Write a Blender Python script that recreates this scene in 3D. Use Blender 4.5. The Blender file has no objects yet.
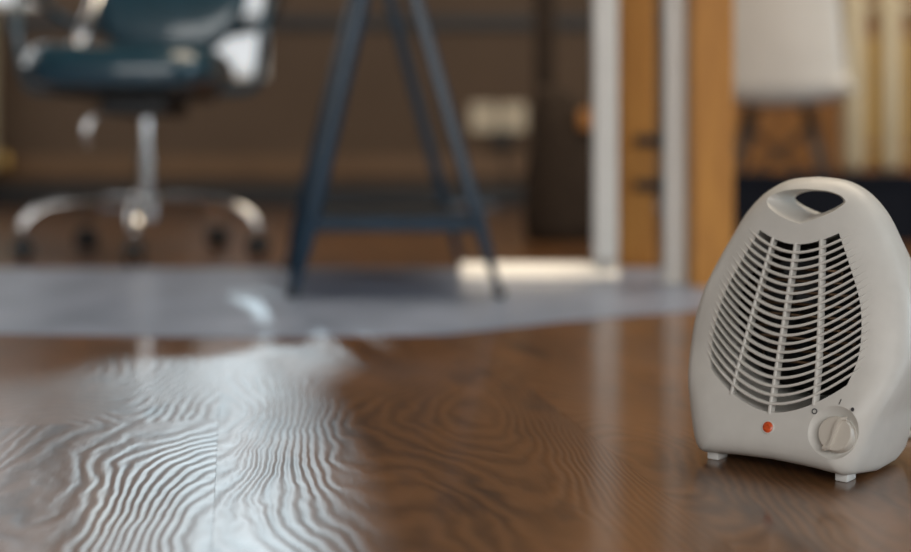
import bpy, bmesh, math, random
from mathutils import Vector, Matrix
random.seed(7)
PI = math.pi
SC = bpy.context.scene
COL = SC.collection

# ------------------------------------------------------------------ camera, sky, sun, exposure
cam = bpy.data.cameras.new('camera')
cam.sensor_width = 36.0
cam.lens = 50.0
cam.shift_y = -121.0 / 911.0
cam.clip_start = 0.02
cam.dof.use_dof = True
cam.dof.focus_distance = 1.03
cam.dof.aperture_fstop = 2.1
cam.dof.aperture_blades = 0
camo = bpy.data.objects.new('camera', cam)
camo.location = (0, 0, 0.26)
camo.rotation_euler = (PI / 2, 0, 0)
COL.objects.link(camo)
SC.camera = camo

world = bpy.data.worlds.new('sky')
SC.world = world
world.use_nodes = True
bg = world.node_tree.nodes['Background']
bg.inputs[0].default_value = (0.70, 0.84, 1.0, 1)
bg.inputs[1].default_value = 0.30

SUN_AZ, SUN_EL = -9.65, 25.0
sun = bpy.data.lights.new('sun', 'SUN')
sun.energy = 0.66
sun.color = (0.78, 0.93, 1.0)
sun.angle = math.radians(0.8)
suno = bpy.data.objects.new('sun', sun)
_to = Vector((math.cos(math.radians(SUN_EL)) * math.sin(math.radians(SUN_AZ)),
              math.cos(math.radians(SUN_EL)) * math.cos(math.radians(SUN_AZ)),
              math.sin(math.radians(SUN_EL))))
suno.rotation_euler = _to.to_track_quat('Z', 'Y').to_euler()
COL.objects.link(suno)

def area(name, loc, rot, sx, sy, power, col):
    l = bpy.data.lights.new(name, 'AREA'); l.shape = 'RECTANGLE'; l.size = sx; l.size_y = sy; l.energy = power; l.color = col
    o = bpy.data.objects.new(name, l); o.location = loc; o.rotation_euler = rot; COL.objects.link(o)
    return o
area('front_fill', (0.4, -3.3, 1.75), (PI / 2, 0, 0), 5.4, 2.3, 145, (1.0, 0.97, 0.93))  # added fill lamp behind the camera, no source seen
area('overhead_fill', (1.2, 2.9, 3.2), (0, 0, 0), 3.0, 1.6, 100, (1.0, 0.84, 0.64))  # added overhead fill without a fixture, lifts the back of the room

SC.view_settings.view_transform = 'Standard'
SC.view_settings.look = 'None'
SC.view_settings.gamma = 1.0
SC.view_settings.exposure = 0.0
SC.view_settings.use_curve_mapping = False

# ------------------------------------------------------------------ helpers
def link(o, parent=None):
    COL.objects.link(o)
    if parent is not None:
        o.parent = parent
    return o

def tag(o, label=None, cat=None, group=None, kind=None):
    if label: o['label'] = label
    if cat: o['category'] = cat
    if group: o['group'] = group
    if kind: o['kind'] = kind
    return o

def empty(name, loc=(0, 0, 0), rz=0.0):
    o = bpy.data.objects.new(name, None)
    o.empty_display_size = 0.05
    o.location = loc
    o.rotation_euler = (0, 0, rz)
    return link(o)

def obj(name, bm, mat, parent=None, smooth=False, loc=None):
    me = bpy.data.meshes.new(name)
    bmesh.ops.recalc_face_normals(bm, faces=bm.faces[:])
    bm.to_mesh(me)
    bm.free()
    if mat: me.materials.append(mat)
    o = bpy.data.objects.new(name, me)
    if smooth:
        for p in me.polygons: p.use_smooth = True
    if loc: o.location = loc
    return link(o, parent)

def autosmooth(o, deg=35):
    me = o.data
    b = bmesh.new(); b.from_mesh(me)
    for f in b.faces: f.smooth = True
    for e in b.edges:
        if len(e.link_faces) == 2 and e.calc_face_angle(0) > math.radians(deg):
            e.smooth = False
    b.to_mesh(me); b.free()
    return o

def box(bm, c, s, bevel=0.0, seg=2, rot=None):
    r = bmesh.ops.create_cube(bm, size=1.0)
    vs = r['verts']
    for v in vs:
        v.co = Vector((v.co.x * s[0], v.co.y * s[1], v.co.z * s[2]))
    if bevel > 0:
        es = list({e for v in vs for e in v.link_edges})
        rb = bmesh.ops.bevel(bm, geom=es, offset=bevel, segments=seg, profile=0.5, affect='EDGES')
        vs = list({v for v in rb['verts']} | {v for v in vs if v.is_valid})
    M = Matrix.Translation(Vector(c))
    if rot is not None: M = M @ rot
    for v in vs: v.co = M @ v.co
    return vs

def bar(bm, a, b, w, h, bevel=0.003):
    """rectangular bar from a to b; w across, h in the upright sense"""
    a, b = Vector(a), Vector(b)
    q = (b - a).to_track_quat('Z', 'Y').to_matrix().to_4x4()
    return box(bm, (a + b) / 2, (w, h, (b - a).length), bevel, 2, q)

def tube(bm, pts, r, n=10, caps=True):
    pts = [Vector(p) for p in pts]
    rr = r if isinstance(r, (list, tuple)) else [r] * len(pts)
    rings = []
    prev = None
    for i, p in enumerate(pts):
        t = (pts[min(i + 1, len(pts) - 1)] - pts[max(i - 1, 0)]).normalized()
        if prev is None:
            ref = Vector((0, 0, 1)) if abs(t.z) < 0.9 else Vector((1, 0, 0))
            nrm = t.cross(ref).normalized()
        else:
            nrm = (prev - t * prev.dot(t)).normalized()
        prev = nrm
        bn = t.cross(nrm)
        rings.append([bm.verts.new(p + (nrm * math.cos(2 * PI * k / n) + bn * math.sin(2 * PI * k / n)) * rr[i]) for k in range(n)])
    for A, B in zip(rings, rings[1:]):
        for k in range(n):
            bm.faces.new((A[k], A[(k + 1) % n], B[(k + 1) % n], B[k]))
    if caps:
        bm.faces.new(rings[0][::-1]); bm.faces.new(rings[-1])
    return rings

def lathe(bm, prof, n=32, M=None):
    """prof: list of (r, h); turned about z, closed with caps"""
    rings = []
    for r, h in prof:
        rings.append([bm.verts.new((r * math.cos(2 * PI * k / n), r * math.sin(2 * PI * k / n), h)) for k in range(n)])
    for A, B in zip(rings, rings[1:]):
        for k in range(n):
            bm.faces.new((A[k], A[(k + 1) % n], B[(k + 1) % n], B[k]))
    bm.faces.new(rings[0][::-1]); bm.faces.new(rings[-1])
    if M is not None:
        for R_ in rings:
            for v in R_: v.co = M @ v.co
    return rings

def loft(bm, loops, cap0=True, cap1=True):
    rings = [[bm.verts.new(p) for p in L] for L in loops]
    n = len(rings[0])
    for A, B in zip(rings, rings[1:]):
        for k in range(n):
            bm.faces.new((A[k], A[(k + 1) % n], B[(k + 1) % n], B[k]))
    if cap0: bm.faces.new(rings[0][::-1])
    if cap1: bm.faces.new(rings[-1])
    return rings

def catmull(P, per=8):
    out = []
    n = len(P)
    for i in range(n - 1):
        p0, p1, p2, p3 = P[max(i - 1, 0)], P[i], P[i + 1], P[min(i + 2, n - 1)]
        for k in range(per):
            t = k / per
            out.append(tuple(0.5 * ((2 * b) + (-a + c) * t + (2 * a - 5 * b + 4 * c - d) * t * t + (-a + 3 * b - 3 * c + d) * t ** 3)
                             for a, b, c, d in zip(p0, p1, p2, p3)))
    out.append(tuple(P[-1]))
    return out

# ------------------------------------------------------------------ materials
def mat(name, col, rough=0.5, metal=0.0, var=0.08, scale=30.0, bump=0.0, coat=0.0, spec=0.5, stretch=(1, 1, 1), col2=None, emit=0.0):
    m = bpy.data.materials.new(name)
    m.use_nodes = True
    nt = m.node_tree
    b = nt.nodes['Principled BSDF']
    tc = nt.nodes.new('ShaderNodeTexCoord')
    mp = nt.nodes.new('ShaderNodeMapping')
    mp.inputs['Scale'].default_value = stretch
    nz = nt.nodes.new('ShaderNodeTexNoise')
    nz.inputs['Scale'].default_value = scale
    nz.inputs['Detail'].default_value = 4
    nt.links.new(tc.outputs['Object'], mp.inputs['Vector'])
    nt.links.new(mp.outputs['Vector'], nz.inputs['Vector'])
    rp = nt.nodes.new('ShaderNodeValToRGB')
    c2 = col2 if col2 else tuple(min(1, c * (1 + var)) for c in col)
    c1 = col if col2 else tuple(c * (1 - var) for c in col)
    rp.color_ramp.elements[0].position = 0.3
    rp.color_ramp.elements[1].position = 0.7
    rp.color_ramp.elements[0].color = (*c1, 1)
    rp.color_ramp.elements[1].color = (*c2, 1)
    nt.links.new(nz.outputs['Fac'], rp.inputs['Fac'])
    nt.links.new(rp.outputs['Color'], b.inputs['Base Color'])
    b.inputs['Roughness'].default_value = rough
    b.inputs['Metallic'].default_value = metal
    b.inputs['Coat Weight'].default_value = coat
    b.inputs['Specular IOR Level'].default_value = spec
    if emit:
        nt.links.new(rp.outputs['Color'], b.inputs['Emission Color'])
        b.inputs['Emission Strength'].default_value = emit
    if bump:
        bp = nt.nodes.new('ShaderNodeBump')
        bp.inputs['Strength'].default_value = bump
        bp.inputs['Distance'].default_value = 0.002
        nt.links.new(nz.outputs['Fac'], bp.inputs['Height'])
        nt.links.new(bp.outputs['Normal'], b.inputs['Normal'])
    return m

M = {}
M['cream'] = mat('cream_plastic', (0.60, 0.588, 0.555), 0.42, var=0.03, scale=60, bump=0.02)
M['cream_knob'] = mat('dial_plastic', (0.57, 0.53, 0.47), 0.38, var=0.03, scale=60)
M['foot'] = mat('white_rubber', (0.66, 0.66, 0.64), 0.5, var=0.03)
M['inside'] = mat('dark_inside', (0.016, 0.012, 0.010), 0.7, var=0.3)
M['coil'] = mat('heating_wire', (0.16, 0.10, 0.06), 0.4, 0.8, var=0.2)
M['lens'] = mat('orange_lens', (0.60, 0.085, 0.02), 0.3, var=0.35, scale=600, coat=0.5)
M['print'] = mat('grey_print', (0.05, 0.05, 0.055), 0.6)
M['wall'] = mat('taupe_plaster', (0.115, 0.075, 0.048), 0.85, var=0.10, scale=2.0, bump=0.05)
M['ceil'] = mat('ceiling_paint', (0.20, 0.16, 0.12), 0.9, var=0.05, scale=3)
M['dark_trim'] = mat('dark_trim_paint', (0.018, 0.020, 0.023), 0.5)
M['wood_trim'] = mat('brown_wood_trim', (0.17, 0.095, 0.045), 0.5, var=0.2, scale=6, stretch=(1, 8, 8))
M['pine'] = mat('orange_pine', (0.62, 0.275, 0.045), 0.55, scale=9, stretch=(6, 6, 0.8), col2=(0.46, 0.185, 0.026))
M['panel'] = mat('amber_panel_wood', (0.44, 0.19, 0.04), 0.5, scale=5, stretch=(6, 6, 0.6), col2=(0.30, 0.12, 0.025))
M['white_metal'] = mat('white_powder_coat', (0.80, 0.79, 0.75), 0.4, var=0.03)
M['bright_metal'] = mat('satin_white_metal', (0.86, 0.86, 0.85), 0.32, 0.6, var=0.03)
M['white_shell'] = mat('white_shell_plastic', (0.76, 0.73, 0.68), 0.4, var=0.03, scale=10)
M['steel_blue'] = mat('blue_black_steel', (0.009, 0.030, 0.055), 0.25, 0.0, var=0.15, scale=20, spec=0.35)
M['leather'] = mat('dark_teal_leather', (0.010, 0.050, 0.080), 0.32, var=0.2, scale=60, bump=0.15, coat=1.0)
M['black'] = mat('black_plastic', (0.010, 0.012, 0.014), 0.5, var=0.2)
M['navy'] = mat('black_navy_fabric', (0.006, 0.008, 0.014), 0.9, var=0.3, scale=80, spec=0.2)
M['chrome'] = mat('chrome', (0.72, 0.72, 0.72), 0.14, 1.0, var=0.03)
M['brass'] = mat('brass', (0.55, 0.36, 0.12), 0.3, 1.0, var=0.05)
M['pale'] = mat('blue_grey_glare', (0.31, 0.37, 0.50), 0.36, scale=7, col2=(0.21, 0.26, 0.36), stretch=(1, 0.6, 1))  # floor glare put into the slab's colour
M['rad'] = mat('cream_radiator_enamel', (0.56, 0.48, 0.33), 0.45, var=0.05, scale=8)
M['ochre'] = mat('ochre_radiator_light', (0.46, 0.29, 0.075), 0.5, var=0.08, scale=8)  # golden light in the radiator recesses, put into the colour
M['brownblack'] = mat('brown_black_fabric', (0.038, 0.026, 0.018), 0.9, var=0.3, scale=30, spec=0.2)
M['dowel'] = mat('dark_leg_wood', (0.045, 0.033, 0.026), 0.5, var=0.2)
M['amber'] = mat('amber_wood', (0.42, 0.17, 0.03), 0.5)
M['socket'] = mat('ivory_socket_plastic', (0.62, 0.54, 0.40), 0.4, var=0.03)

def glass_mat():
    m = bpy.data.materials.new('window_glass')
    m.use_nodes = True
    nt = m.node_tree
    for n in list(nt.nodes):
        if n.type != 'OUTPUT_MATERIAL': nt.nodes.remove(n)
    out = [n for n in nt.nodes if n.type == 'OUTPUT_MATERIAL'][0]
    t = nt.nodes.new('ShaderNodeBsdfTransparent'); t.inputs[0].default_value = (0.95, 0.97, 0.98, 1)
    g = nt.nodes.new('ShaderNodeBsdfGlossy'); g.inputs['Roughness'].default_value = 0.03
    mx = nt.nodes.new('ShaderNodeMixShader'); mx.inputs[0].default_value = 0.05
    nt.links.new(t.outputs[0], mx.inputs[1]); nt.links.new(g.outputs[0], mx.inputs[2])
    nt.links.new(mx.outputs[0], out.inputs['Surface'])
    return m
M['glass'] = glass_mat()
M['frosted'] = mat('frosted_daylit_glass', (0.80, 0.86, 0.92), 0.4, var=0.02, scale=3, emit=0.40)
M['fill_right'] = mat('fill_pane_right', (0.70, 0.86, 1.0), 0.4, var=0.02, scale=3, emit=5.0)  # glowing pane added as bluish fill for the heater's right side
M['glow_side'] = mat('glow_pane_side', (0.92, 0.92, 0.92), 0.4, var=0.02, scale=3, emit=1.3)  # glowing pane added to give the chair its highlights

def floor_mat():
    m = bpy.data.materials.new('embossed_brown_plank')
    m.use_nodes = True
    nt = m.node_tree; N = nt.nodes; L = nt.links
    b = N['Principled BSDF']
    tc = N.new('ShaderNodeTexCoord'); oi = N.new('ShaderNodeObjectInfo')
    off = N.new('ShaderNodeVectorMath'); off.operation = 'SCALE'
    cx = N.new('ShaderNodeCombineXYZ'); cx.inputs[0].default_value = 31.0; cx.inputs[1].default_value = 17.0; cx.inputs[2].default_value = 23.0
    L.new(cx.outputs[0], off.inputs[0]); L.new(oi.outputs['Random'], off.inputs['Scale'])
    add = N.new('ShaderNodeVectorMath'); add.operation = 'ADD'
    L.new(tc.outputs['Object'], add.inputs[0]); L.new(off.outputs[0], add.inputs[1])
    def noise(scale, st, detail=2.0, rough=0.5):
        mp = N.new('ShaderNodeMapping'); mp.inputs['Scale'].default_value = st
        n = N.new('ShaderNodeTexNoise'); n.inputs['Scale'].default_value = scale
        n.inputs['Detail'].default_value = detail; n.inputs['Roughness'].default_value = rough
        L.new(add.outputs[0], mp.inputs[0]); L.new(mp.outputs[0], n.inputs['Vector'])
        return n.outputs['Fac']
    def math_(op, a, bv=None, cv=None):
        n = N.new('ShaderNodeMath'); n.operation = op
        for i, x in enumerate((a, bv, cv)):
            if x is None: continue
            if hasattr(x, 'is_linked'): L.new(x, n.inputs[i])
            else: n.inputs[i].default_value = x
        return n.outputs[0]
    n1 = noise(3.6, (1.0, 0.33, 1.0), 1.3, 0.4)
    n2 = noise(24.0, (1.0, 0.5, 1.0), 2.0)
    ph = math_('ADD', math_('MULTIPLY', n1, 56.0), math_('MULTIPLY', n2, 2.0))
    wave = math_('SINE', math_('MULTIPLY', ph, 2 * PI))
    mask = math_('SMOOTH_MIN', math_('MULTIPLY', noise(7.0, (1, 0.6, 1), 2.0), 1.7), 1.0, 0.2)
    h = math_('MULTIPLY', wave, mask)
    fine = noise(320.0, (1.0, 0.12, 1.0), 2.0)
    h2 = math_('ADD', h, math_('MULTIPLY', fine, 0.5))
    bp = N.new('ShaderNodeBump'); bp.inputs['Strength'].default_value = 0.24; bp.inputs['Distance'].default_value = 0.0009
    L.new(h2, bp.inputs['Height']); L.new(bp.outputs[0], b.inputs['Normal'])
    rp = N.new('ShaderNodeValToRGB')
    e = rp.color_ramp.elements
    e[0].position = 0.28; e[0].color = (0.040, 0.015, 0.005, 1)
    e[1].position = 0.72; e[1].color = (0.195, 0.084, 0.024, 1)
    x = e.new(0.5); x.color = (0.125, 0.052, 0.014, 1)
    L.new(noise(9.0, (1.0, 0.35, 1.0), 5.0, 0.62), rp.inputs['Fac'])
    mx = N.new('ShaderNodeMix'); mx.data_type = 'RGBA'; mx.blend_type = 'MIX'
    L.new(math_('MULTIPLY', math_('ADD', math_('MULTIPLY', wave, 0.5), 0.5), 0.45), mx.inputs['Factor'])
    L.new(rp.outputs[0], mx.inputs['A']); mx.inputs['B'].default_value = (0.22, 0.100, 0.036, 1)
    dk = N.new('ShaderNodeMix'); dk.data_type = 'RGBA'; dk.blend_type = 'MIX'
    st_ = N.new('ShaderNodeMapRange'); st_.inputs['From Min'].default_value = 0.60; st_.inputs['From Max'].default_value = 0.70
    L.new(noise(13.0, (1.0, 0.30, 1.0), 4.0, 0.6), st_.inputs['Value'])
    L.new(math_('MULTIPLY', st_.outputs[0], 0.75), dk.inputs['Factor'])
    L.new(mx.outputs['Result'], dk.inputs['A']); dk.inputs['B'].default_value = (0.035, 0.012, 0.005, 1)
    L.new(dk.outputs['Result'], b.inputs['Base Color'])
    b.inputs['Roughness'].default_value = 0.38
    b.inputs['Coat Weight'].default_value = 0.6
    b.inputs['Coat Roughness'].default_value = 0.12
    b.inputs['Specular IOR Level'].default_value = 0.5
    return m
M['floor'] = floor_mat()

# ------------------------------------------------------------------ the room
WB = 6.6                       # distance of the back wall
TAZ = math.tan(math.radians(SUN_AZ))
TEL = math.tan(math.radians(SUN_EL)) / math.cos(math.radians(SUN_AZ))
def wall_x(X, d): return X + (WB - d) * TAZ
def wall_z(d): return (WB - d) * TEL
XL, XR, YF, ZC = -3.0, 6.5, -3.4, 3.3

def wall_with_openings(name, horizontal, at, thick, a0, a1, z0, z1, holes, m):
    """wall slab built from the cells left between openings (a along the wall, z up)"""
    bm = bmesh.new()
    aa = sorted({a0, a1} | {h[0] for h in holes} | {h[1] for h in holes})
    zz = sorted({z0, z1} | {h[2] for h in holes} | {h[3] for h in holes})
    for i in range(len(aa) - 1):
        for j in range(len(zz) - 1):
            ca, cz = (aa[i] + aa[i + 1]) / 2, (zz[j] + zz[j + 1]) / 2
            if any(h[0] < ca < h[1] and h[2] < cz < h[3] for h in holes): continue
            s = (aa[i + 1] - aa[i], zz[j + 1] - zz[j])
            if horizontal: box(bm, (ca, at + thick / 2, cz), (s[0], thick, s[1]))
            else: box(bm, (at + thick / 2, ca, cz), (thick, s[0], s[1]))
    bmesh.ops.remove_doubles(bm, verts=bm.verts[:], dist=1e-5)
    return tag(obj(name, bm, m), kind='structure')

# the back wall's openings: an added cut shaped to cast the sun patch on the floor, two frosted windows
def on_floor(px, py):
    d = 1265.0 * 0.26 / (py - 155.0)
    return ((px - 455.5) / 1265.0 * d, d)
# outline, on the floor, of the sun patch that the added opening is shaped to cast (X, distance)
SUN_PATCH = [(-0.60, 1.37), (-0.503, 1.43), (-0.365, 1.72), (-0.20, 1.86), (-0.10, 1.80), (-0.125, 1.60), (-0.165, 1.42),
           (-0.110, 1.12), (-0.070, 0.82), (-0.050, 0.55), (-0.27, 0.55), (-0.34, 0.82), (-0.45, 1.20), (-0.46, 1.285), (-0.60, 1.25)]
h_patch = [(wall_x(x, d), wall_z(d)) for x, d in SUN_PATCH]
h_bright = (-1.36, -0.985, 0.66, 1.9)
h_seat_glare = (-1.70, -1.04, 1.96, 2.24)  # unseen opening added to bring sun glare onto the chair seat
h_corner = (-2.92, -2.13, 1.035, 2.5)
def prism_xz(poly, y0, y1):
    b_ = bmesh.new(); loft(b_, [[(x, y0, z) for x, z in poly], [(x, y1, z) for x, z in poly]])
    bmesh.ops.recalc_face_normals(b_, faces=b_.faces[:])
    me = bpy.data.meshes.new('cut'); b_.to_mesh(me); b_.free()
    o = bpy.data.objects.new('cut', me); COL.objects.link(o); return o
def apply_cuts(target, cs, m):
    for c in cs:
        md = target.modifiers.new('cut', 'BOOLEAN'); md.operation = 'DIFFERENCE'; md.object = c; md.solver = 'EXACT'
    bpy.context.view_layer.update()
    me = bpy.data.meshes.new_from_object(target.evaluated_get(bpy.context.evaluated_depsgraph_get()))
    target.modifiers.clear(); target.data = me
    me.materials.clear(); me.materials.append(m)
    for c in cs: bpy.data.objects.remove(c)
bm = bmesh.new(); box(bm, ((XL + XR) / 2, WB + 0.02, ZC / 2), (XR - XL, 0.04, ZC))
wb = tag(obj('wall_back', bm, M['wall']), kind='structure')
rect = lambda h: [(h[0], h[2]), (h[1], h[2]), (h[1], h[3]), (h[0], h[3])]
apply_cuts(wb, [prism_xz(h_patch, WB - 0.2, WB + 0.3), prism_xz(rect(h_bright), WB - 0.2, WB + 0.3), prism_xz(rect(h_corner), WB - 0.2, WB + 0.3), prism_xz(rect(h_seat_glare), WB - 0.2, WB + 0.3)], M['wall'])
h_side = (3.2, 6.2, 0.75, 2.5)
wall_with_openings('wall_left', False, XL - 0.12, 0.12, YF, WB, 0, ZC, [h_side], M['wall'])
h_right = (-1.2, 2.2, 0.3, 2.6)
wall_with_openings('wall_right', False, XR, 0.12, YF, WB, 0, ZC, [h_right], M['wall'])
h_front = (-2.4, 3.2, 0.5, 2.9)
wall_with_openings('wall_front', True, YF - 0.12, 0.12, XL, XR, 0, ZC, [h_front], M['ceil'])
bm = bmesh.new(); box(bm, ((XL + XR) / 2, (YF + WB) / 2, ZC + 0.05), (XR - XL, WB - YF, 0.1))
tag(obj('ceiling', bm, M['ceil']), kind='structure')

def window(n, hole, horizontal, at, cols, rows=1, pane=None):
    pane = pane or M['glass']
    a0, a1, z0, z1 = hole
    w = empty('window_%d' % n, ((a0 + a1) / 2, at, z0) if horizontal else (at, (a0 + a1) / 2, z0))  # windows 2, 4, 6 and 7 are unseen, added for light
    tag(w, kind='structure')
    base = Vector(w.location)
    t = 0.03
    def P(a, z): return Vector((a, at, z)) - base if horizontal else Vector((at, a, z)) - base
    def S(sa, sz, d=0.06): return (sa, d, sz) if horizontal else (d, sa, sz)
    fb = bmesh.new()
    for z in (z0 + t / 2, z1 - t / 2): box(fb, P((a0 + a1) / 2, z), S(a1 - a0, t), 0.004)
    for a in (a0 + t / 2, a1 - t / 2): box(fb, P(a, (z0 + z1) / 2), S(t, z1 - z0 - 2 * t), 0.004)
    obj('window_frame', fb, M['white_metal'], w)
    for i in range(cols):
        for j in range(rows):
            pa0 = a0 + (a1 - a0) * i / cols; pa1 = a0 + (a1 - a0) * (i + 1) / cols
            pz0 = z0 + (z1 - z0) * j / rows; pz1 = z0 + (z1 - z0) * (j + 1) / rows
            b_ = bmesh.new(); box(b_, P((pa0 + pa1) / 2, (pz0 + pz1) / 2), S(pa1 - pa0 - 0.012, pz1 - pz0 - 0.012, 0.004))
            obj('pane', b_, pane, w)
    for i in range(1, cols):
        b_ = bmesh.new(); box(b_, P(a0 + (a1 - a0) * i / cols, (z0 + z1) / 2), S(0.02, z1 - z0 - 2 * t, 0.05), 0.003)
        obj('mullion', b_, M['white_metal'], w)
    return w
window(1, h_bright, True, WB + 0.02, 1, pane=M['frosted'])
window(2, h_side, False, XL - 0.06, 3, pane=M['glow_side'])  # unseen glowing window, added for highlights on the chair
window(3, h_corner, True, WB + 0.02, 1, pane=M['frosted'])
window(4, h_front, True, YF - 0.06, 4)  # unseen window, added for soft light from behind the camera
window(6, h_seat_glare, True, WB + 0.02, 1)  # unseen, added so the sun reaches the chair seat
window(7, h_right, False, XR + 0.06, 3, pane=M['fill_right'])  # unseen glowing window, added as bluish side fill
patch_gap = tag(empty('window_5', (0, WB + 0.02, wall_z(1.86))), kind='structure')  # unseen opening, outline shaped to throw the sun patch
b_ = bmesh.new(); loft(b_, [[(x, y, z - wall_z(1.86)) for x, z in h_patch] for y in (-0.002, 0.002)])
obj('pane', b_, M['glass'], patch_gap)

# floor: sub-floor slab with wide embossed planks laid on it
bm = bmesh.new(); box(bm, ((XL + XR) / 2, (YF + WB) / 2, -0.035), (XR - XL, WB - YF, 0.05))
floor = tag(obj('floor', bm, M['dark_trim']), kind='structure')
PW, PL, YAW = 0.34, 1.45, math.radians(10)
plank_me = {}
def plank_mesh():
    b_ = bmesh.new(); box(b_, (0, 0, -0.005), (PW - 0.0002, PL - 0.0002, 0.010))
    me = bpy.data.meshes.new('plank'); b_.to_mesh(me); b_.free(); me.materials.append(M['floor'])
    return me
pme = plank_mesh()
ca, sa = math.cos(YAW), math.sin(YAW)
ax, ay = Vector((ca, sa, 0)), Vector((-sa, ca, 0))
seam = Vector((-0.190, 1.0, 0))
for i in range(-9, 10):
    for j in range(-2, 6):
        c = seam + ax * (PW * (i + 0.5)) + ay * (PL * (j + 0.37 * (i % 3)) - 0.1)
        if not (XL + 0.0 < c.x < 3.4 and -0.9 < c.y < WB + 0.2): continue
        if abs(c.x) > 0.40 * max(c.y + 0.7, 0.3) + 0.8: continue
        o = bpy.data.objects.new('plank', pme)
        o.location = c; o.rotation_euler = (0, 0, YAW)
        link(o, floor)

# blue-grey floor glare built as a coloured slab on the wood, under the trestle
def glare_slab(pts, z):
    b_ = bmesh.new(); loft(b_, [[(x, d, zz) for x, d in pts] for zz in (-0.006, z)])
    return obj('glare_band', b_, M['pale'], floor)
glare_slab([(-2.2, 2.88), (0.95, 2.90), (0.95, 2.22), (0.42, 2.13), (0.17, 1.98), (-0.02, 1.83), (-0.30, 1.80), (-0.66, 1.84), (-1.3, 1.86), (-2.2, 1.90)], 0.0015)

# rail, skirting and wooden strip on the back wall
def strip(name, x0, x1, z0, z1, depth, m):
    b_ = bmesh.new(); box(b_, ((x0 + x1) / 2, WB - depth / 2, (z0 + z1) / 2), (x1 - x0, depth, z1 - z0), 0.006)
    return tag(obj(name, b_, m), kind='structure')
strip('baseboard_back', XL, XR, 0.0, 0.105, 0.025, M['dark_trim'])
strip('trim_1', XL, XR, 0.15, 0.255, 0.02, M['wood_trim'])
strip('trim_2', XL, XR, 0.915, 0.985, 0.03, M['dark_trim'])

# ------------------------------------------------------------------ fan heater
HROT = -math.radians(40)
heater = empty('fan_heater', (0.255, 1.035, 0), HROT)
tag(heater, 'cream plastic portable fan heater with curved slat grille standing on the wood floor', 'heater')
SL = 0.364
def vf(z, u=0.0):
    k = max(0.0, min(1.0, (z - 0.05) / 0.05)); k = k * k * (3 - 2 * k)
    return 0.004 + SL * (z - 0.05) + 1.5 * k * u * u
HALF = [(0.0, 0.0115), (0.030, 0.0105), (0.052, 0.0090), (0.063, 0.0095), (0.0705, 0.019), (0.0815, 0.045), (0.0938, 0.078),
        (0.0985, 0.103), (0.0950, 0.135), (0.0855, 0.16), (0.0725, 0.187), (0.0600, 0.210), (0.0440, 0.2275), (0.0240, 0.2380), (0.0, 0.2410)]
right = catmull(HALF, 8)
outline = right + [(-u, z) for u, z in right[-2:0:-1]]
def a_at(z):
    best = None
    for (u0, z0), (u1, z1) in zip(right[24:], right[25:]):
        if z0 <= z <= z1: return u0 + (u1 - u0) * (z - z0) / max(z1 - z0, 1e-9)
    return 0.0
ZCEN = 0.115
VB = 0.112
def loop(inset, dv=None, s=None):
    L = []
    for u, z in outline:
        uu = u * (1 - inset / 0.0985)
        zz = ZCEN + (z - ZCEN) * (1 - inset / 0.115)
        f = vf(zz, uu)
        v = f + dv if s is None else (vf(z, u) + 0.020) + s * (VB - vf(z, u) - 0.020)
        k = max(0.0, 1 - zz / 0.05) * max(0.0, min(1.0, (v + 0.01) / 0.06))
        L.append((uu * (1 + 0.13 * k), v, zz - 0.0085 * k))
    return L
def inner(f):
    return [(u * f, vf(ZCEN + (z - ZCEN) * f, u * f), ZCEN + (z - ZCEN) * f) for u, v, z in loop(0.026, 0.0)]
loops = [inner(0.02), inner(0.25), inner(0.45), inner(0.65), inner(0.84), loop(0.026, 0.0), loop(0.017, 0.0012), loop(0.010, 0.0040), loop(0.0045, 0.0085), loop(0.0012, 0.0145), loop(0.0, None, 0.0),
         loop(0.0, None, 0.45), loop(0.0006, None, 0.80)]
lp_end = loop(0.003, None, 1.0)
loops.append(lp_end)
back = [(u * 0.93, VB + 0.004, ZCEN + (z - ZCEN) * 0.94) for (u, v, z) in lp_end]
loops.append(back)
bm = bmesh.new(); loft(bm, loops)
housing = obj('housing', bm, M['cream'], heater)

def sag(u):
    x = abs(u) / 0.067
    x = min(x, 1.25)
    return 0.033 * x ** 1.8
ZB0, ZT0 = 0.049, 0.184
def a_open(z): return max(a_at(z) - 0.0328, 0.0)
def meet(z0):
    u = 0.03
    for k in range(400):
        if u >= a_open(z0 + sag(u)): break
        u += 0.0002
    return u
ub, ut = meet(ZB0), meet(ZT0)
op = []
for k in range(25): u = -ub + 2 * ub * k / 24; op.append((u, ZB0 + sag(u)))
z_lo, z_hi = ZB0 + sag(ub), ZT0 + sag(ut)
for k in range(1, 16): z = z_lo + (z_hi - z_lo) * k / 16; op.append((a_open(z), z))
for k in range(17): u = ut - 2 * ut * k / 16; op.append((u, ZT0 + sag(u)))
for k in range(15, 0, -1): z = z_lo + (z_hi - z_lo) * k / 16; op.append((-a_open(z), z))

def cutter(loops_):
    b_ = bmesh.new(); loft(b_, loops_)
    bmesh.ops.recalc_face_normals(b_, faces=b_.faces[:])
    me = bpy.data.meshes.new('cut'); b_.to_mesh(me); b_.free()
    o = bpy.data.objects.new('cut', me); COL.objects.link(o); o.parent = heater
    return o
cuts = []
cuts.append(cutter([[(u, -0.08, z) for u, z in op], [(u, 0.098, z) for u, z in op]]))
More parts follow.
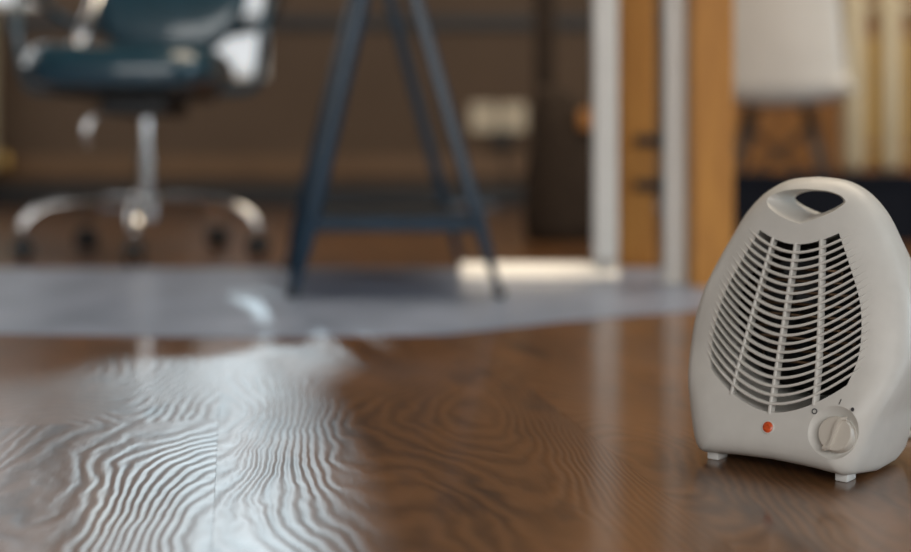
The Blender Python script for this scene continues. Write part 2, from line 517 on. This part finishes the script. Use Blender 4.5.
# grip tunnel: flatter on top, deeper below, flared at the front
def grip(su, sz, v0, tilt):
    L = []
    for k in range(40):
        t = 2 * PI * k / 40
        c, s = math.cos(t), math.sin(t)
        uu = su * (abs(c) ** 0.85) * (1 if c >= 0 else -1)
        zz = sz * s * 0.72 if s > 0 else -sz * 1.2 * (1 - abs(c)) ** 0.72
        z = 0.2205 + zz
        L.append((uu, (vf(z, uu) + v0) if tilt else v0, z))
    return L
cuts.append(cutter([grip(0.0440, 0.0200, -0.010, True), grip(0.0385, 0.0155, 0.0010, True), grip(0.0325, 0.0125, 0.0080, True),
                    grip(0.0300, 0.0112, 0.020, True), grip(0.0285, 0.0108, 0.25, False)]))
KU, KZ = 0.0580, 0.0400
FN = Vector((0, -1, SL)).normalized()
FQ = FN.to_track_quat('Z', 'X').to_matrix().to_4x4()
def face_M(u, z, out=0.0): return Matrix.Translation(Vector((u, vf(z, u), z)) + FN * out) @ FQ
b_ = bmesh.new()
lathe(b_, [(0.0145, -0.0080), (0.0160, -0.0070), (0.0228, 0.0), (0.0260, 0.004)], 48, face_M(KU, KZ))
bmesh.ops.recalc_face_normals(b_, faces=b_.faces[:])
me = bpy.data.meshes.new('cut'); b_.to_mesh(me); b_.free()
o = bpy.data.objects.new('cut', me); COL.objects.link(o); o.parent = heater; cuts.append(o)
bpy.context.view_layer.update()
for c in cuts:
    md = housing.modifiers.new('cut', 'BOOLEAN'); md.operation = 'DIFFERENCE'; md.object = c; md.solver = 'EXACT'
bpy.context.view_layer.update()
dg = bpy.context.evaluated_depsgraph_get()
newme = bpy.data.meshes.new_from_object(housing.evaluated_get(dg))
housing.modifiers.clear()
housing.data = newme
newme.materials.clear(); newme.materials.append(M['cream'])
for c in cuts: bpy.data.objects.remove(c)
autosmooth(housing, 32)

# rear drum
b_ = bmesh.new()
MR = Matrix.Translation((0, 0, 0.118)) @ Matrix.Rotation(-PI / 2, 4, 'X')
lathe(b_, [(0.083, 0.1125), (0.0845, 0.122), (0.084, 0.140), (0.079, 0.158), (0.068, 0.171), (0.05, 0.178), (0.02, 0.180)], 56, MR)
for v in b_.verts: v.co.x *= 0.93
autosmooth(obj('rear_housing', b_, M['cream'], heater), 40)

# dark plate, fan and heating wire behind the grille
b_ = bmesh.new(); loft(b_, [[(u * 0.99, 0.0962, 0.12 + (z - 0.12) * 0.99) for u, z in op], [(u * 0.99, 0.0975, 0.12 + (z - 0.12) * 0.99) for u, z in op]])
obj('back_plate', b_, M['inside'], heater)
b_ = bmesh.new()
lathe(b_, [(0.060, 0.066), (0.060, 0.096), (0.0575, 0.096), (0.0575, 0.066)], 40, Matrix.Translation((0, 0, 0.118)) @ Matrix.Rotation(-PI / 2, 4, 'X'))
bmesh.ops.delete(b_, geom=[f for f in b_.faces if len(f.verts) > 4], context='FACES')
obj('fan_duct', b_, M['inside'], heater)
b_ = bmesh.new()
for k in range(7):
    a = 2 * PI * k / 7
    r = [(math.cos(a) * 0.012, math.sin(a) * 0.012), (math.cos(a) * 0.052, math.sin(a) * 0.052)]
    t = Vector((-math.sin(a), 0, math.cos(a)))
    vs = []
    for dv in (0.0, 0.0012):
        for (x, z), w in zip(r, (0.006, 0.017)):
            p = Vector((x, 0.086 + dv, z + 0.118))
            vs.append((p - t * w + Vector((0, 0.004, 0)), p + t * w - Vector((0, 0.004, 0))))
    V = [[b_.verts.new(p) for p in q] for q in vs]
    for A, B in (((0, 0), (1, 1)),):
        b_.faces.new((V[0][0], V[0][1], V[1][1], V[1][0]))
        b_.faces.new((V[2][0], V[3][0], V[3][1], V[2][1]))
        for q, w in (((0, 0), (2, 0)), ((0, 1), (2, 1))): pass
        b_.faces.new((V[0][0], V[1][0], V[3][0], V[2][0])); b_.faces.new((V[0][1], V[2][1], V[3][1], V[1][1]))
        b_.faces.new((V[1][0], V[1][1], V[3][1], V[3][0])); b_.faces.new((V[0][0], V[2][0], V[2][1], V[0][1]))
obj('fan', b_, M['black'], heater)
b_ = bmesh.new()
pts = []
for k in range(9):
    z = 0.082 + 0.010 * k
    w = 0.048 if 1 < k < 7 else 0.036
    pts += [(-w if k % 2 else w, 0.066, z), (w if k % 2 else -w, 0.066, z)]
tube(b_, pts, 0.0016, 6)
obj('heating_coil', b_, M['coil'], heater, True)

# grille slats, each a swept bar that sinks into the face at its ends
NS = 19
pitch = (ZT0 - ZB0) / (NS + 1)
for i in range(NS):
    z0 = ZB0 + pitch * (i + 1)
    w = meet(z0) + 0.0085
    n = 28
    L = []
    for k in range(n + 1):
        u = -w + 2 * w * k / n
        e = (w - abs(u)) / 0.011
        e = max(0.0, min(1.0, e)); e = e * e * (3 - 2 * e)
        th = 0.0005 + 0.0007 * e
        z = z0 + sag(u)
        f = vf(z, u) + 0.0006 - 0.0024 * e
        bk = 0.0055
        L.append([(u, f + 0.0007, z - th), (u, f, z - th * 0.4), (u, f, z + th * 0.4), (u, f + 0.0007, z + th), (u, f + bk, z + th * 0.8), (u, f + bk, z - th * 0.8)])
    b_ = bmesh.new(); loft(b_, L)
    autosmooth(obj('slat', b_, M['cream'], heater), 50)
# upright ribs
for ub_, ut_ in ((-0.0365, -0.0215), (0.0, 0.0), (0.0365, 0.0215)):
    zb, zt = ZB0 + sag(ub_) - 0.001, ZT0 + sag(ut_) + 0.001
    L = []
    for k in range(13):
        t = k / 12
        u = ub_ + (ut_ - ub_) * (t ** 1.25); z = zb + (zt - zb) * t
        f = vf(z, u) - 0.0012; w = 0.00135
        L.append([(u - w, f + 0.0006, z), (u - w * 0.5, f, z), (u + w * 0.5, f, z), (u + w, f + 0.0006, z), (u + w, f + 0.009, z), (u - w, f + 0.009, z)])
    b_ = bmesh.new(); loft(b_, L)
    autosmooth(obj('upright_rib', b_, M['cream'], heater), 50)

# dial with its swept ridge
b_ = bmesh.new()
KM = face_M(KU, KZ)
lathe(b_, [(0.0139, -0.0082), (0.0141, -0.003), (0.0138, 0.0008), (0.0130, 0.0018), (0.004, 0.0018)], 48, KM)
dial = autosmooth(obj('dial', b_, M['cream_knob'], heater), 40)
tag(dial, 'round cream rotary dial with a curved ridge')
b_ = bmesh.new()
L = []
for k in range(15):
    t = -1 + 2 * k / 14
    # runs from lower left to upper right with an S bend, in dial coordinates (x right, y up)
    x = 0.0130 * t; y = 0.0062 * math.sin(t * PI / 2) * 1.25 + 0.0022 * math.sin(t * PI)
    d = Vector((0.0142, 0.0062 * 1.25 * PI / 2 * math.cos(t * PI / 2) + 0.0022 * PI * math.cos(t * PI))).normalized()
    nx, ny = -d.y, d.x
    w = 0.0013; hh = 0.0026 * (1 - 0.55 * abs(t) ** 3)
    L.append([(x + nx * w * 1.5, y + ny * w * 1.5, 0.0014), (x + nx * w * 0.7, y + ny * w * 0.7, 0.0018 + hh), (x - nx * w * 0.7, y - ny * w * 0.7, 0.0018 + hh), (x - nx * w * 1.5, y - ny * w * 1.5, 0.0014)])
# dial axes: FQ's local frame -> pick right/up in the face
rightv = Vector((1, 0, 0)); upv = FN.cross(rightv)
if upv.z < 0: upv = -upv
org = Vector((KU, vf(KZ), KZ))
rr = math.radians(26)
def dial_pt(x, y, h):
    x2, y2 = x * math.cos(rr) - y * math.sin(rr), x * math.sin(rr) + y * math.cos(rr)
    return org + rightv * x2 + upv * y2 + FN * h
loft(b_, [[dial_pt(*p) for p in r] for r in L])
autosmooth(obj('dial_ridge', b_, M['cream_knob'], dial), 45)

# pilot lamp
b_ = bmesh.new()
lathe(b_, [(0.0055, -0.003), (0.0055, 0.0003), (0.0051, 0.0007), (0.0046, 0.0007)], 28, face_M(0.001, 0.0375))
autosmooth(obj('lamp_bezel', b_, M['cream'], heater), 40)
b_ = bmesh.new()
lathe(b_, [(0.0045, -0.002), (0.0045, 0.0007), (0.0039, 0.0012), (0.0014, 0.0014)], 28, face_M(0.001, 0.0375))
tag(autosmooth(obj('pilot_lamp', b_, M['lens'], heater), 50), 'round orange-red pilot lamp lens')

# printed marks round the dial: ring, stroke and dot
def mark_pt(u, z, x, y, h=0.0003):
    return Vector((u, vf(z, u) - 0.0004, z)) + rightv * x + upv * y + FN * h
b_ = bmesh.new()
for r0, r1 in ((0.0015, 0.0024),):
    A = [b_.verts.new(mark_pt(0.0385, 0.0545, r0 * math.cos(2 * PI * k / 20), r0 * math.sin(2 * PI * k / 20))) for k in range(20)]
    B = [b_.verts.new(mark_pt(0.0385, 0.0545, r1 * math.cos(2 * PI * k / 20), r1 * math.sin(2 * PI * k / 20))) for k in range(20)]
    for k in range(20): b_.faces.new((A[k], A[(k + 1) % 20], B[(k + 1) % 20], B[k]))
obj('dial_mark', b_, M['print'], heater)
b_ = bmesh.new()
b_.faces.new([b_.verts.new(mark_pt(0.0580, 0.0640, x, y)) for x, y in ((-0.0010, -0.0022), (-0.0002, -0.0022), (0.0010, 0.0022), (0.0002, 0.0022))])
obj('dial_mark', b_, M['print'], heater)
b_ = bmesh.new()
b_.faces.new([b_.verts.new(mark_pt(0.0690, 0.0595, 0.0014 * math.cos(2 * PI * k / 14), 0.0017 * math.sin(2 * PI * k / 14))) for k in range(14)])
obj('dial_mark', b_, M['print'], heater)

# feet and cord
for u, v in ((-0.056, 0.020), (0.058, 0.020)):
    b_ = bmesh.new()
    box(b_, (u, v, 0.0085), (0.0105, 0.018, 0.017), 0.0012, 2)
    autosmooth(obj('foot', b_, M['foot'], heater), 40)
b_ = bmesh.new()
ih = Matrix.Rotation(-HROT, 4, 'Z') @ Matrix.Translation((-0.255, -1.035, 0))
cp = [(0.372, 1.170, 0.050), (0.385, 1.185, 0.022), (0.400, 1.175, 0.0075), (0.430, 1.155, 0.0036), (0.50, 1.16, 0.0036), (0.60, 1.22, 0.0036), (0.74, 1.26, 0.0036), (0.95, 1.22, 0.0036)]
tube(b_, [ih @ Vector(p) for p in catmull(cp, 8)], 0.0034, 10)
obj('power_cord', b_, M['foot'], heater, True)

# ------------------------------------------------------------------ office chair
ch = empty('office_chair', (-0.809, 3.30, 0), 0)
tag(ch, 'dark teal leather swivel office chair with chrome five-star base', 'chair')
b_ = bmesh.new()
lathe(b_, [(0.034, 0.085), (0.040, 0.092), (0.040, 0.150), (0.030, 0.160)], 28)
hub = autosmooth(obj('base_hub', b_, M['chrome'], ch), 40)
for k in range(5):
    a = math.radians(-90 + 9 + 72 * k)
    e = Vector((math.cos(a), math.sin(a), 0))
    path = [(0.025, 0.135), (0.10, 0.142), (0.20, 0.138), (0.255, 0.126), (0.293, 0.100), (0.310, 0.070)]
    L = []
    side = Vector((-e.y, e.x, 0))
    pp = catmull(path, 5)
    for q, (r, z) in enumerate(pp):
        nxt = pp[min(q + 1, len(pp) - 1)]; prv = pp[max(q - 1, 0)]
        t = (e * (nxt[0] - prv[0]) + Vector((0, 0, nxt[1] - prv[1]))).normalized()
        up = side.cross(t) * -1
        if up.z < 0 and q < 5: up = -up
        w = 0.027 - 0.010 * q / len(pp); h = 0.013
        c = e * r + Vector((0, 0, z))
        L.append([c + side * (w * math.cos(2 * PI * s / 10)) + up * (h * math.sin(2 * PI * s / 10)) for s in range(10)])
    b_ = bmesh.new(); loft(b_, L)
    leg = obj('base_leg', b_, M['chrome'], ch, True)
    b_ = bmesh.new()
    c = e * 0.306
    for s in (-1, 1):
        lathe(b_, [(0.018, -0.009), (0.026, -0.007), (0.026, 0.007), (0.018, 0.009)], 20,
              Matrix.Translation(c + side * (0.016 * s) + Vector((0, 0, 0.026))) @ side.to_track_quat('Z', 'X').to_matrix().to_4x4())
    box(b_, c + Vector((0, 0, 0.045)), (0.03, 0.03, 0.028), 0.006)
    autosmooth(obj('caster', b_, M['black'], leg), 40)
b_ = bmesh.new()
lathe(b_, [(0.026, 0.155), (0.026, 0.262), (0.018, 0.264), (0.018, 0.375)], 24)
autosmooth(obj('gas_column', b_, M['chrome'], ch), 40)
b_ = bmesh.new()
box(b_, (0, 0.0, 0.385), (0.17, 0.26, 0.05), 0.012)
box(b_, (-0.02, 0.02, 0.415), (0.34, 0.36, 0.02), 0.006)
obj('seat_mechanism', b_, M['black'], ch)
b_ = bmesh.new()
tube(b_, [(-0.06, -0.02, 0.375), (-0.12, -0.05, 0.365), (-0.135, -0.06, 0.33), (-0.137, -0.06, 0.285)], [0.007, 0.007, 0.011, 0.012], 10)
obj('tilt_lever', b_, M['chrome'], ch, True)
# seat cushion: rounded slab with a waterfall front
def superloop(cx, cy, z, w, d, p=4.0, n=40):
    L = []
    for k in range(n):
        t = 2 * PI * k / n
        c, s = math.cos(t), math.sin(t)
        L.append((cx + w * math.copysign(abs(c) ** (2 / p), c), cy + d * math.copysign(abs(s) ** (2 / p), s), z))
    return L
b_ = bmesh.new()
rings = loft(b_, [superloop(-0.03, 0, 0.420, 0.20, 0.22), superloop(-0.03, 0, 0.424, 0.225, 0.250), superloop(-0.03, 0, 0.445, 0.240, 0.266), superloop(-0.03, 0, 0.485, 0.242, 0.268),
                  superloop(-0.03, 0, 0.515, 0.230, 0.254), superloop(-0.03, 0, 0.531, 0.205, 0.222), superloop(-0.03, 0, 0.537, 0.15, 0.14), superloop(-0.03, 0, 0.538, 0.04, 0.04)])
for v in b_.verts:
    if v.co.y < -0.12 and v.co.z > 0.43: v.co.z -= 0.16 * (-(v.co.y + 0.12)) ** 1.4
    v.co.z += 0.012 * max(0, abs(v.co.x) - 0.12) / 0.15
obj('seat', b_, M['leather'], ch, True)
# backrest
L = []
for k in range(12):
    t = k / 11
    z = 0.545 + 0.43 * t
    y = 0.235 + 0.16 * t * t + 0.02
    w = 0.150 + 0.075 * min(1, t / 0.3) ** 1.3 - 0.03 * max(0, t - 0.75) * 4
    sc_ = 1.0 if 0 < k < 11 else 0.8
    L.append([(w * sc_ * math.copysign(abs(math.cos(a)) ** 0.5, math.cos(a)),
               y + (0.045 * sc_) * math.copysign(abs(math.sin(a)) ** 0.7, math.sin(a)) + 0.25 * (abs(w * math.cos(a)) ** 2) * -1.0, z)
              for a in [2 * PI * q / 32 for q in range(32)]])
b_ = bmesh.new(); loft(b_, L)
obj('backrest', b_, M['leather'], ch, True)
b_ = bmesh.new()
for s in (-0.04, 0.04):
    tube(b_, [(s, 0.10, 0.395), (s, 0.28, 0.40), (s, 0.33, 0.45), (s, 0.335, 0.62)], 0.011, 10)
obj('back_bracket', b_, M['black'], ch, True)
# open loop arms
for s in (-1, 1):
    b_ = bmesh.new()
    pts = catmull([(s * 0.20, -0.02, 0.425), (s * 0.285, -0.04, 0.432), (s * 0.308, -0.05, 0.50), (s * 0.318, -0.05, 0.60), (s * 0.325, 0.0, 0.675), (s * 0.325, 0.12, 0.685), (s * 0.31, 0.21, 0.66), (s * 0.25, 0.265, 0.62), (s * 0.13, 0.29, 0.60)], 6)
    tube(b_, pts, 0.0125, 10)
    arm = obj('armrest', b_, M['leather'], ch, True)
    b_ = bmesh.new(); box(b_, (s * 0.325, 0.05, 0.700), (0.055, 0.24, 0.032), 0.014, 3)
    autosmooth(obj('arm_pad', b_, M['leather'], arm), 60)
b_ = bmesh.new()
tube(b_, [(-0.205, 0.10, 0.52), (-0.195, 0.12, 0.60), (-0.17, 0.20, 0.72), (-0.16, 0.255, 0.80)], 0.015, 12)
obj('arm_post', b_, M['chrome'], ch, True)
b_ = bmesh.new()
lathe(b_, [(0.006, -0.018), (0.016, -0.010), (0.019, 0.0), (0.016, 0.010), (0.006, 0.018)], 18, Matrix.Translation((-0.205, 0.09, 0.553)))
obj('arm_knob', b_, M['chrome'], ch, True)

# ------------------------------------------------------------------ metal trestle
tr = empty('trestle', (-0.14, 2.58, 0), 0)
tag(tr, 'blue-black steel trestle with splayed legs and low shelf tray', 'trestle')
P0 = Vector((-0.14, 2.58, 0))
FL, FR, FA = Vector((-0.296, 2.30, 0)), Vector((0.080, 2.30, 0)), Vector((-0.129, 2.34, 0.70))
RL, RR, RA = Vector((-0.378, 2.86, 0)), Vector((0.014, 2.86, 0)), Vector((-0.183, 2.82, 0.70))
for foot_, ap, sgn in ((FL, FA, -1), (FR, FA, 1), (RL, RA, -1), (RR, RA, 1)):
    b_ = bmesh.new()
    w = 0.036 if foot_ is FL or foot_ is RL else 0.026
    a, b2 = foot_ + Vector((0, 0, 0.006)), ap + Vector((sgn * 0.012, 0, 0))
    d = (b2 - a).normalized()
    sx = Vector((1, 0, 0)) - d * d.x; sx.normalize(); sy = d.cross(sx)
    L = []
    for t, k in ((0, 0.45), (0.05, 0.55), (0.12, 0.85), (0.25, 1.0), (1.0, 1.0)):
        p = a + (b2 - a) * t - P0
        L.append([p + sx * (w / 2 * k * cx_) + sy * (0.020 * k * cy_) for cx_, cy_ in ((-1, -0.6), (-0.6, -1), (0.6, -1), (1, -0.6), (1, 0.6), (0.6, 1), (-0.6, 1), (-1, 0.6))])
    loft(b_, L)
    lg = autosmooth(obj('leg', b_, M['steel_blue'], tr), 50)
    b_ = bmesh.new(); lathe(b_, [(0.010, 0.0), (0.011, 0.003), (0.011, 0.014), (0.008, 0.018)], 14, Matrix.Translation(foot_ - P0))
    autosmooth(obj('foot_cap', b_, M['black'], lg), 40)
b_ = bmesh.new(); bar(b_, FA + Vector((0, -0.06, -0.004)) - P0, RA + Vector((0, 0.06, -0.004)) - P0, 0.05, 0.03, 0.004)
obj('top_beam', b_, M['steel_blue'], tr)
def at_h(foot_, ap, z): return foot_ + (ap - foot_) * (z / ap.z)
zs = 0.135
c1, c2, c3, c4 = at_h(FL, FA, zs), at_h(FR, FA, zs), at_h(RR, RA, zs), at_h(RL, RA, zs)
b_ = bmesh.new(); bar(b_, c1 - P0, c2 - P0, 0.020, 0.030, 0.003)
obj('shelf_rail', b_, M['steel_blue'], tr)
b_ = bmesh.new(); bar(b_, c4 - P0, c3 - P0, 0.020, 0.030, 0.003)
obj('shelf_rail', b_, M['steel_blue'], tr)
b_ = bmesh.new()
ins = 0.012
loft(b_, [[c + Vector((sx_ * ins, 0, dz)) - P0 for c, sx_ in ((c1, 1), (c2, -1), (c3, -1), (c4, 1))] for dz in (0.008, 0.012)])
obj('shelf_tray', b_, M['black'], tr)
b_ = bmesh.new(); tube(b_, [c1 - P0 + Vector((0, 0, 0)), c4 - P0], 0.009, 8); obj('side_bar', b_, M['steel_blue'], tr, True)
b_ = bmesh.new(); tube(b_, [c2 - P0 + Vector((0, 0, 0)), c3 - P0], 0.009, 8); obj('side_bar', b_, M['steel_blue'], tr, True)

# ------------------------------------------------------------------ white desk frame and white post
wf = empty('desk_frame', (0.314, 2.66, 0))
tag(wf, 'white steel desk leg with long flat foot beside the trestle', 'desk frame')
b_ = bmesh.new(); box(b_, (0, 0, 0.39), (0.050, 0.05, 0.70), 0.004); obj('leg', b_, M['white_metal'], wf)
b_ = bmesh.new(); loft(b_, [[(x, -0.036, 0.003), (x, -0.034, 0.008), (x, -0.010, 0.035), (x, 0.010, 0.035), (x, 0.034, 0.008), (x, 0.036, 0.003)] for x in (-0.305, 0.026)])
obj('foot_bar', b_, M['bright_metal'], wf)
b_ = bmesh.new(); box(b_, (-0.10, 0, 0.755), (0.50, 0.06, 0.03), 0.004); obj('top_bar', b_, M['white_metal'], wf)
for x in (-0.28, 0.0):
    b_ = bmesh.new(); lathe(b_, [(0.014, 0), (0.014, 0.003)], 16, Matrix.Translation((x, 0, 0))); obj('foot_pad', b_, M['white_metal'], wf)

wp = empty('partition_post', (0.449, 2.58, 0))
tag(wp, 'slim white upright post standing between the two pine posts', 'post')
b_ = bmesh.new(); box(b_, (0, 0, 0.55), (0.046, 0.04, 1.09), 0.004); obj('upright', b_, M['white_metal'], wp)
b_ = bmesh.new(); box(b_, (0, 0, 0.004), (0.060, 0.052, 0.008), 0.002); obj('base_plate', b_, M['white_metal'], wp)

# pine posts
pf = empty('pine_frame', (0.47, 2.75, 0))
tag(pf, 'orange pine timber frame of two square posts behind the heater', 'wooden frame')
b_ = bmesh.new(); box(b_, (-0.046, 0.23, 0.60), (0.082, 0.084, 1.20), 0.004)
post1 = obj('post', b_, M['pine'], pf)
b_ = bmesh.new(); box(b_, (0.036, -0.23, 0.60), (0.080, 0.084, 1.20), 0.004)
post2 = obj('post', b_, M['pine'], pf)
b_ = bmesh.new(); bar(b_, (-0.041, 0.31, 1.24), (0.040, -0.31, 1.24), 0.084, 0.08, 0.004); obj('top_rail', b_, M['pine'], pf)
for z in (0.294, 0.19):
    b_ = bmesh.new()
    box(b_, (-0.016, 0.174, z), (0.075, 0.028, 0.022), 0.003)
    box(b_, (0.010, 0.184, z), (0.03, 0.008, 0.045), 0.002)
    obj('hinge', b_, M['black'], post1)

# ------------------------------------------------------------------ white shell chair
sc_ = empty('shell_chair', (1.112, 4.34, 0), math.radians(-20))
tag(sc_, 'white moulded plastic shell chair on dark splayed legs seen from behind', 'chair')
def shell_pt(s, t):
    """s across -1..1, t 0 front lip .. 1 top of back; chair faces away from the camera (+y)"""
    prof = [(0.235, 0.440), (0.17, 0.455), (0.03, 0.430), (-0.11, 0.424), (-0.190, 0.452), (-0.215, 0.56), (-0.235, 0.68), (-0.26, 0.83)]
    x = t * (len(prof) - 1); i = min(int(x), len(prof) - 2); f = x - i
    c = catmull(prof, 6)
    j = t * (len(c) - 1); a = int(min(j, len(c) - 2)); f = j - a
    y = c[a][0] * (1 - f) + c[a + 1][0] * f; z = c[a][1] * (1 - f) + c[a + 1][1] * f
    w = 0.236 if t < 0.55 else 0.236 - 0.035 * ((t - 0.55) / 0.45)
    lift = 0.05 * abs(s) ** 2.5 * (1 if t < 0.6 else max(0.2, 1 - (t - 0.6) * 2))
    fwd = 0.06 * abs(s) ** 2.2 * max(0, min(1, (t - 0.45) / 0.2))
    return Vector((s * w, y + fwd, z + lift * (1 if t < 0.62 else 0.0)))
b_ = bmesh.new()
n1, n2 = 18, 30
G = [[b_.verts.new(shell_pt(-1 + 2 * i / n1, j / n2)) for i in range(n1 + 1)] for j in range(n2 + 1)]
for j in range(n2):
    for i in range(n1):
        b_.faces.new((G[j][i], G[j][i + 1], G[j + 1][i + 1], G[j + 1][i]))
bmesh.ops.recalc_face_normals(b_, faces=b_.faces[:])
shell = obj('shell_seat', b_, M['white_shell'], sc_, True)
md = shell.modifiers.new('thickness', 'SOLIDIFY'); md.thickness = 0.008; md.offset = 0
for sx_ in (-1, 1):
    for sy_ in (-1, 1):
        b_ = bmesh.new()
        tube(b_, [(sx_ * 0.09, sy_ * 0.09, 0.420), (sx_ * 0.20, sy_ * 0.21, 0.0)], [0.015, 0.010], 10)
        obj('leg', b_, M['dowel'], sc_, True)
for sy_ in (-1, 1):
    b_ = bmesh.new(); tube(b_, [(-0.11, sy_ * 0.11, 0.36), (0.17, sy_ * 0.18, 0.12)], 0.005, 8); obj('brace', b_, M['black'], sc_, True)
    b_ = bmesh.new(); tube(b_, [(0.11, sy_ * 0.11, 0.36), (-0.17, sy_ * 0.18, 0.12)], 0.005, 8); obj('brace', b_, M['black'], sc_, True)

# low black storage boxes behind the heater
def storage_box(loc, size, label):
    e = empty('storage_box', loc); tag(e, label, 'box', 'low black boxes behind the heater')
    x, y, z = size
    b_ = bmesh.new(); box(b_, (0, 0, z / 2 - 0.012), (x, y, z - 0.024), 0.008); obj('body', b_, M['navy'], e)
    b_ = bmesh.new(); box(b_, (0, 0, z - 0.0125), (x + 0.012, y + 0.012, 0.025), 0.006); obj('lid', b_, M['navy'], e)
    return e
storage_box((1.06, 3.87, 0), (0.62, 0.26, 0.205), 'low black fabric box under the white shell chair')
storage_box((1.66, 3.95, 0), (0.52, 0.30, 0.200), 'low black fabric box at the right edge behind the heater')

# ------------------------------------------------------------------ radiators
def radiator(loc, n, pitch_, z0, z1, label):
    r = empty('radiator', loc); tag(r, label, 'radiator', 'cream column radiators along the back')
    wcol = pitch_ * 0.56
    b0 = bmesh.new()
    L = []
    for z, k in ((z0, 0.5), (z0 + 0.012, 0.8), (z0 + 0.04, 1.0), (z1 - 0.04, 1.0), (z1 - 0.012, 0.8), (z1, 0.5)):
        L.append([(wcol / 2 * k * math.copysign(abs(math.cos(a)) ** 0.6, math.cos(a)), 0.06 * k * math.copysign(abs(math.sin(a)) ** 0.6, math.sin(a)), z) for a in [2 * PI * q / 20 for q in range(20)]])
    loft(b0, L); bmesh.ops.recalc_face_normals(b0, faces=b0.faces[:])
    me = bpy.data.meshes.new('column'); b0.to_mesh(me); b0.free(); me.materials.append(M['rad'])
    for p in me.polygons: p.use_smooth = True
    for k in range(n):
        o = bpy.data.objects.new('column', me); o.location = (pitch_ * k, 0, 0); link(o, r)
    b0 = bmesh.new(); bmesh_x = pitch_ * (n - 1)
    box(b0, (bmesh_x / 2, 0.02, (z0 + z1 - 0.06) / 2), (bmesh_x, 0.02, z1 - z0 - 0.30), 0.004)
    obj('web', b0, M['ochre'], r)
    b0 = bmesh.new(); tube(b0, [(0, 0, z0 + 0.06), (bmesh_x, 0, z0 + 0.06)], 0.022, 12); obj('header_pipe', b0, M['ochre'], r, True)
    b0 = bmesh.new(); tube(b0, [(0, 0, z1 - 0.06), (bmesh_x, 0, z1 - 0.06)], 0.022, 12); obj('header_pipe', b0, M['rad'], r, True)
    for k in (0, n - 1):
        b0 = bmesh.new(); box(b0, (pitch_ * k, 0, z0 / 2), (0.03, 0.05, z0 + 0.02), 0.004); obj('foot', b0, M['black'], r)
    return r
r1 = radiator((1.555, 4.95, 0), 5, 0.140, 0.195, 0.90, 'cream column radiator with golden light coloured into its recesses behind the white shell chair')
r2 = radiator((-2.84, 6.45, 0), 4, 0.150, 0.165, 1.00, 'cream column radiator at the left edge behind the office chair')
b_ = bmesh.new()
lathe(b_, [(0.018, -0.05), (0.03, -0.03), (0.034, 0.0), (0.03, 0.03), (0.016, 0.05)], 16, Matrix.Translation((0.55, -0.02, 0.225)))
obj('valve', b_, M['brass'], r2, True)

# amber panelling on the right part of the back wall
pn = empty('wood_panelling', (2.2, WB - 0.02, 0)); tag(pn, 'amber wood board panelling on the wall behind the white shell chair', 'panelling')
for k in range(11):
    b_ = bmesh.new(); box(b_, (-1.0 + 0.2 * k, 0.0 - 0.012, 0.60), (0.196, 0.024, 1.16), 0.003); obj('board', b_, M['panel'], pn)

# ------------------------------------------------------------------ sockets and dark stand
for k, (x, lab) in enumerate(((0.145, 'ivory double wall socket, left one of the pair on the brown wall'), (0.300, 'ivory double wall socket, right one with the dark plug below'))):
    s = empty('wall_socket', (x, WB, 0.40)); tag(s, lab, 'socket', 'wall sockets')
    b_ = bmesh.new(); box(b_, (0, -0.011, 0.055), (0.138, 0.022, 0.15), 0.006); obj('plate', b_, M['socket'], s)
    for dz in (0.022, 0.088):
        b_ = bmesh.new(); lathe(b_, [(0.022, 0), (0.022, 0.003), (0.018, 0.003), (0.017, 0.001)], 20, Matrix.Translation((0, -0.022, dz)) @ Matrix.Rotation(PI / 2, 4, 'X'))
        obj('outlet', b_, M['socket'], s)
pl = empty('power_adapter', (0.245, WB, 0.33)); tag(pl, 'black plug adapter hanging under the wall sockets', 'plug')
b_ = bmesh.new(); box(b_, (0, -0.035, 0.02), (0.10, 0.06, 0.075), 0.008); obj('body', b_, M['black'], pl)
b_ = bmesh.new(); tube(b_, catmull([(0, -0.04, -0.015), (0.01, -0.045, -0.10), (0.03, -0.05, -0.20), (0.05, -0.06, -0.325)], 5), 0.006, 8); obj('cable', b_, M['black'], pl, True)

st = empty('covered_stand', (0.315, 3.84, 0)); tag(st, 'dark post with a tapered brown-black cover behind the white desk leg', 'stand')
b_ = bmesh.new(); box(b_, (-0.045, 0, 0.60), (0.062, 0.06, 1.16), 0.006); obj('pole', b_, M['brownblack'], st)
b_ = bmesh.new()
loft(b_, [superloop(0.015 + dx, 0, z, w, 0.10 * k, 3.0, 28) for z, w, k, dx in ((0.0, 0.125, 1.0, 0.01), (0.05, 0.135, 1.0, 0.01), (0.18, 0.128, 1.0, 0.005), (0.30, 0.105, 0.9, 0.0), (0.38, 0.095, 0.8, -0.005), (0.44, 0.06, 0.6, -0.03), (0.47, 0.035, 0.4, -0.055))])
obj('cover', b_, M['brownblack'], st, True)
b_ = bmesh.new(); box(b_, (0.075, -0.085, 0.365), (0.05, 0.03, 0.06), 0.006); obj('buckle', b_, M['amber'], st)
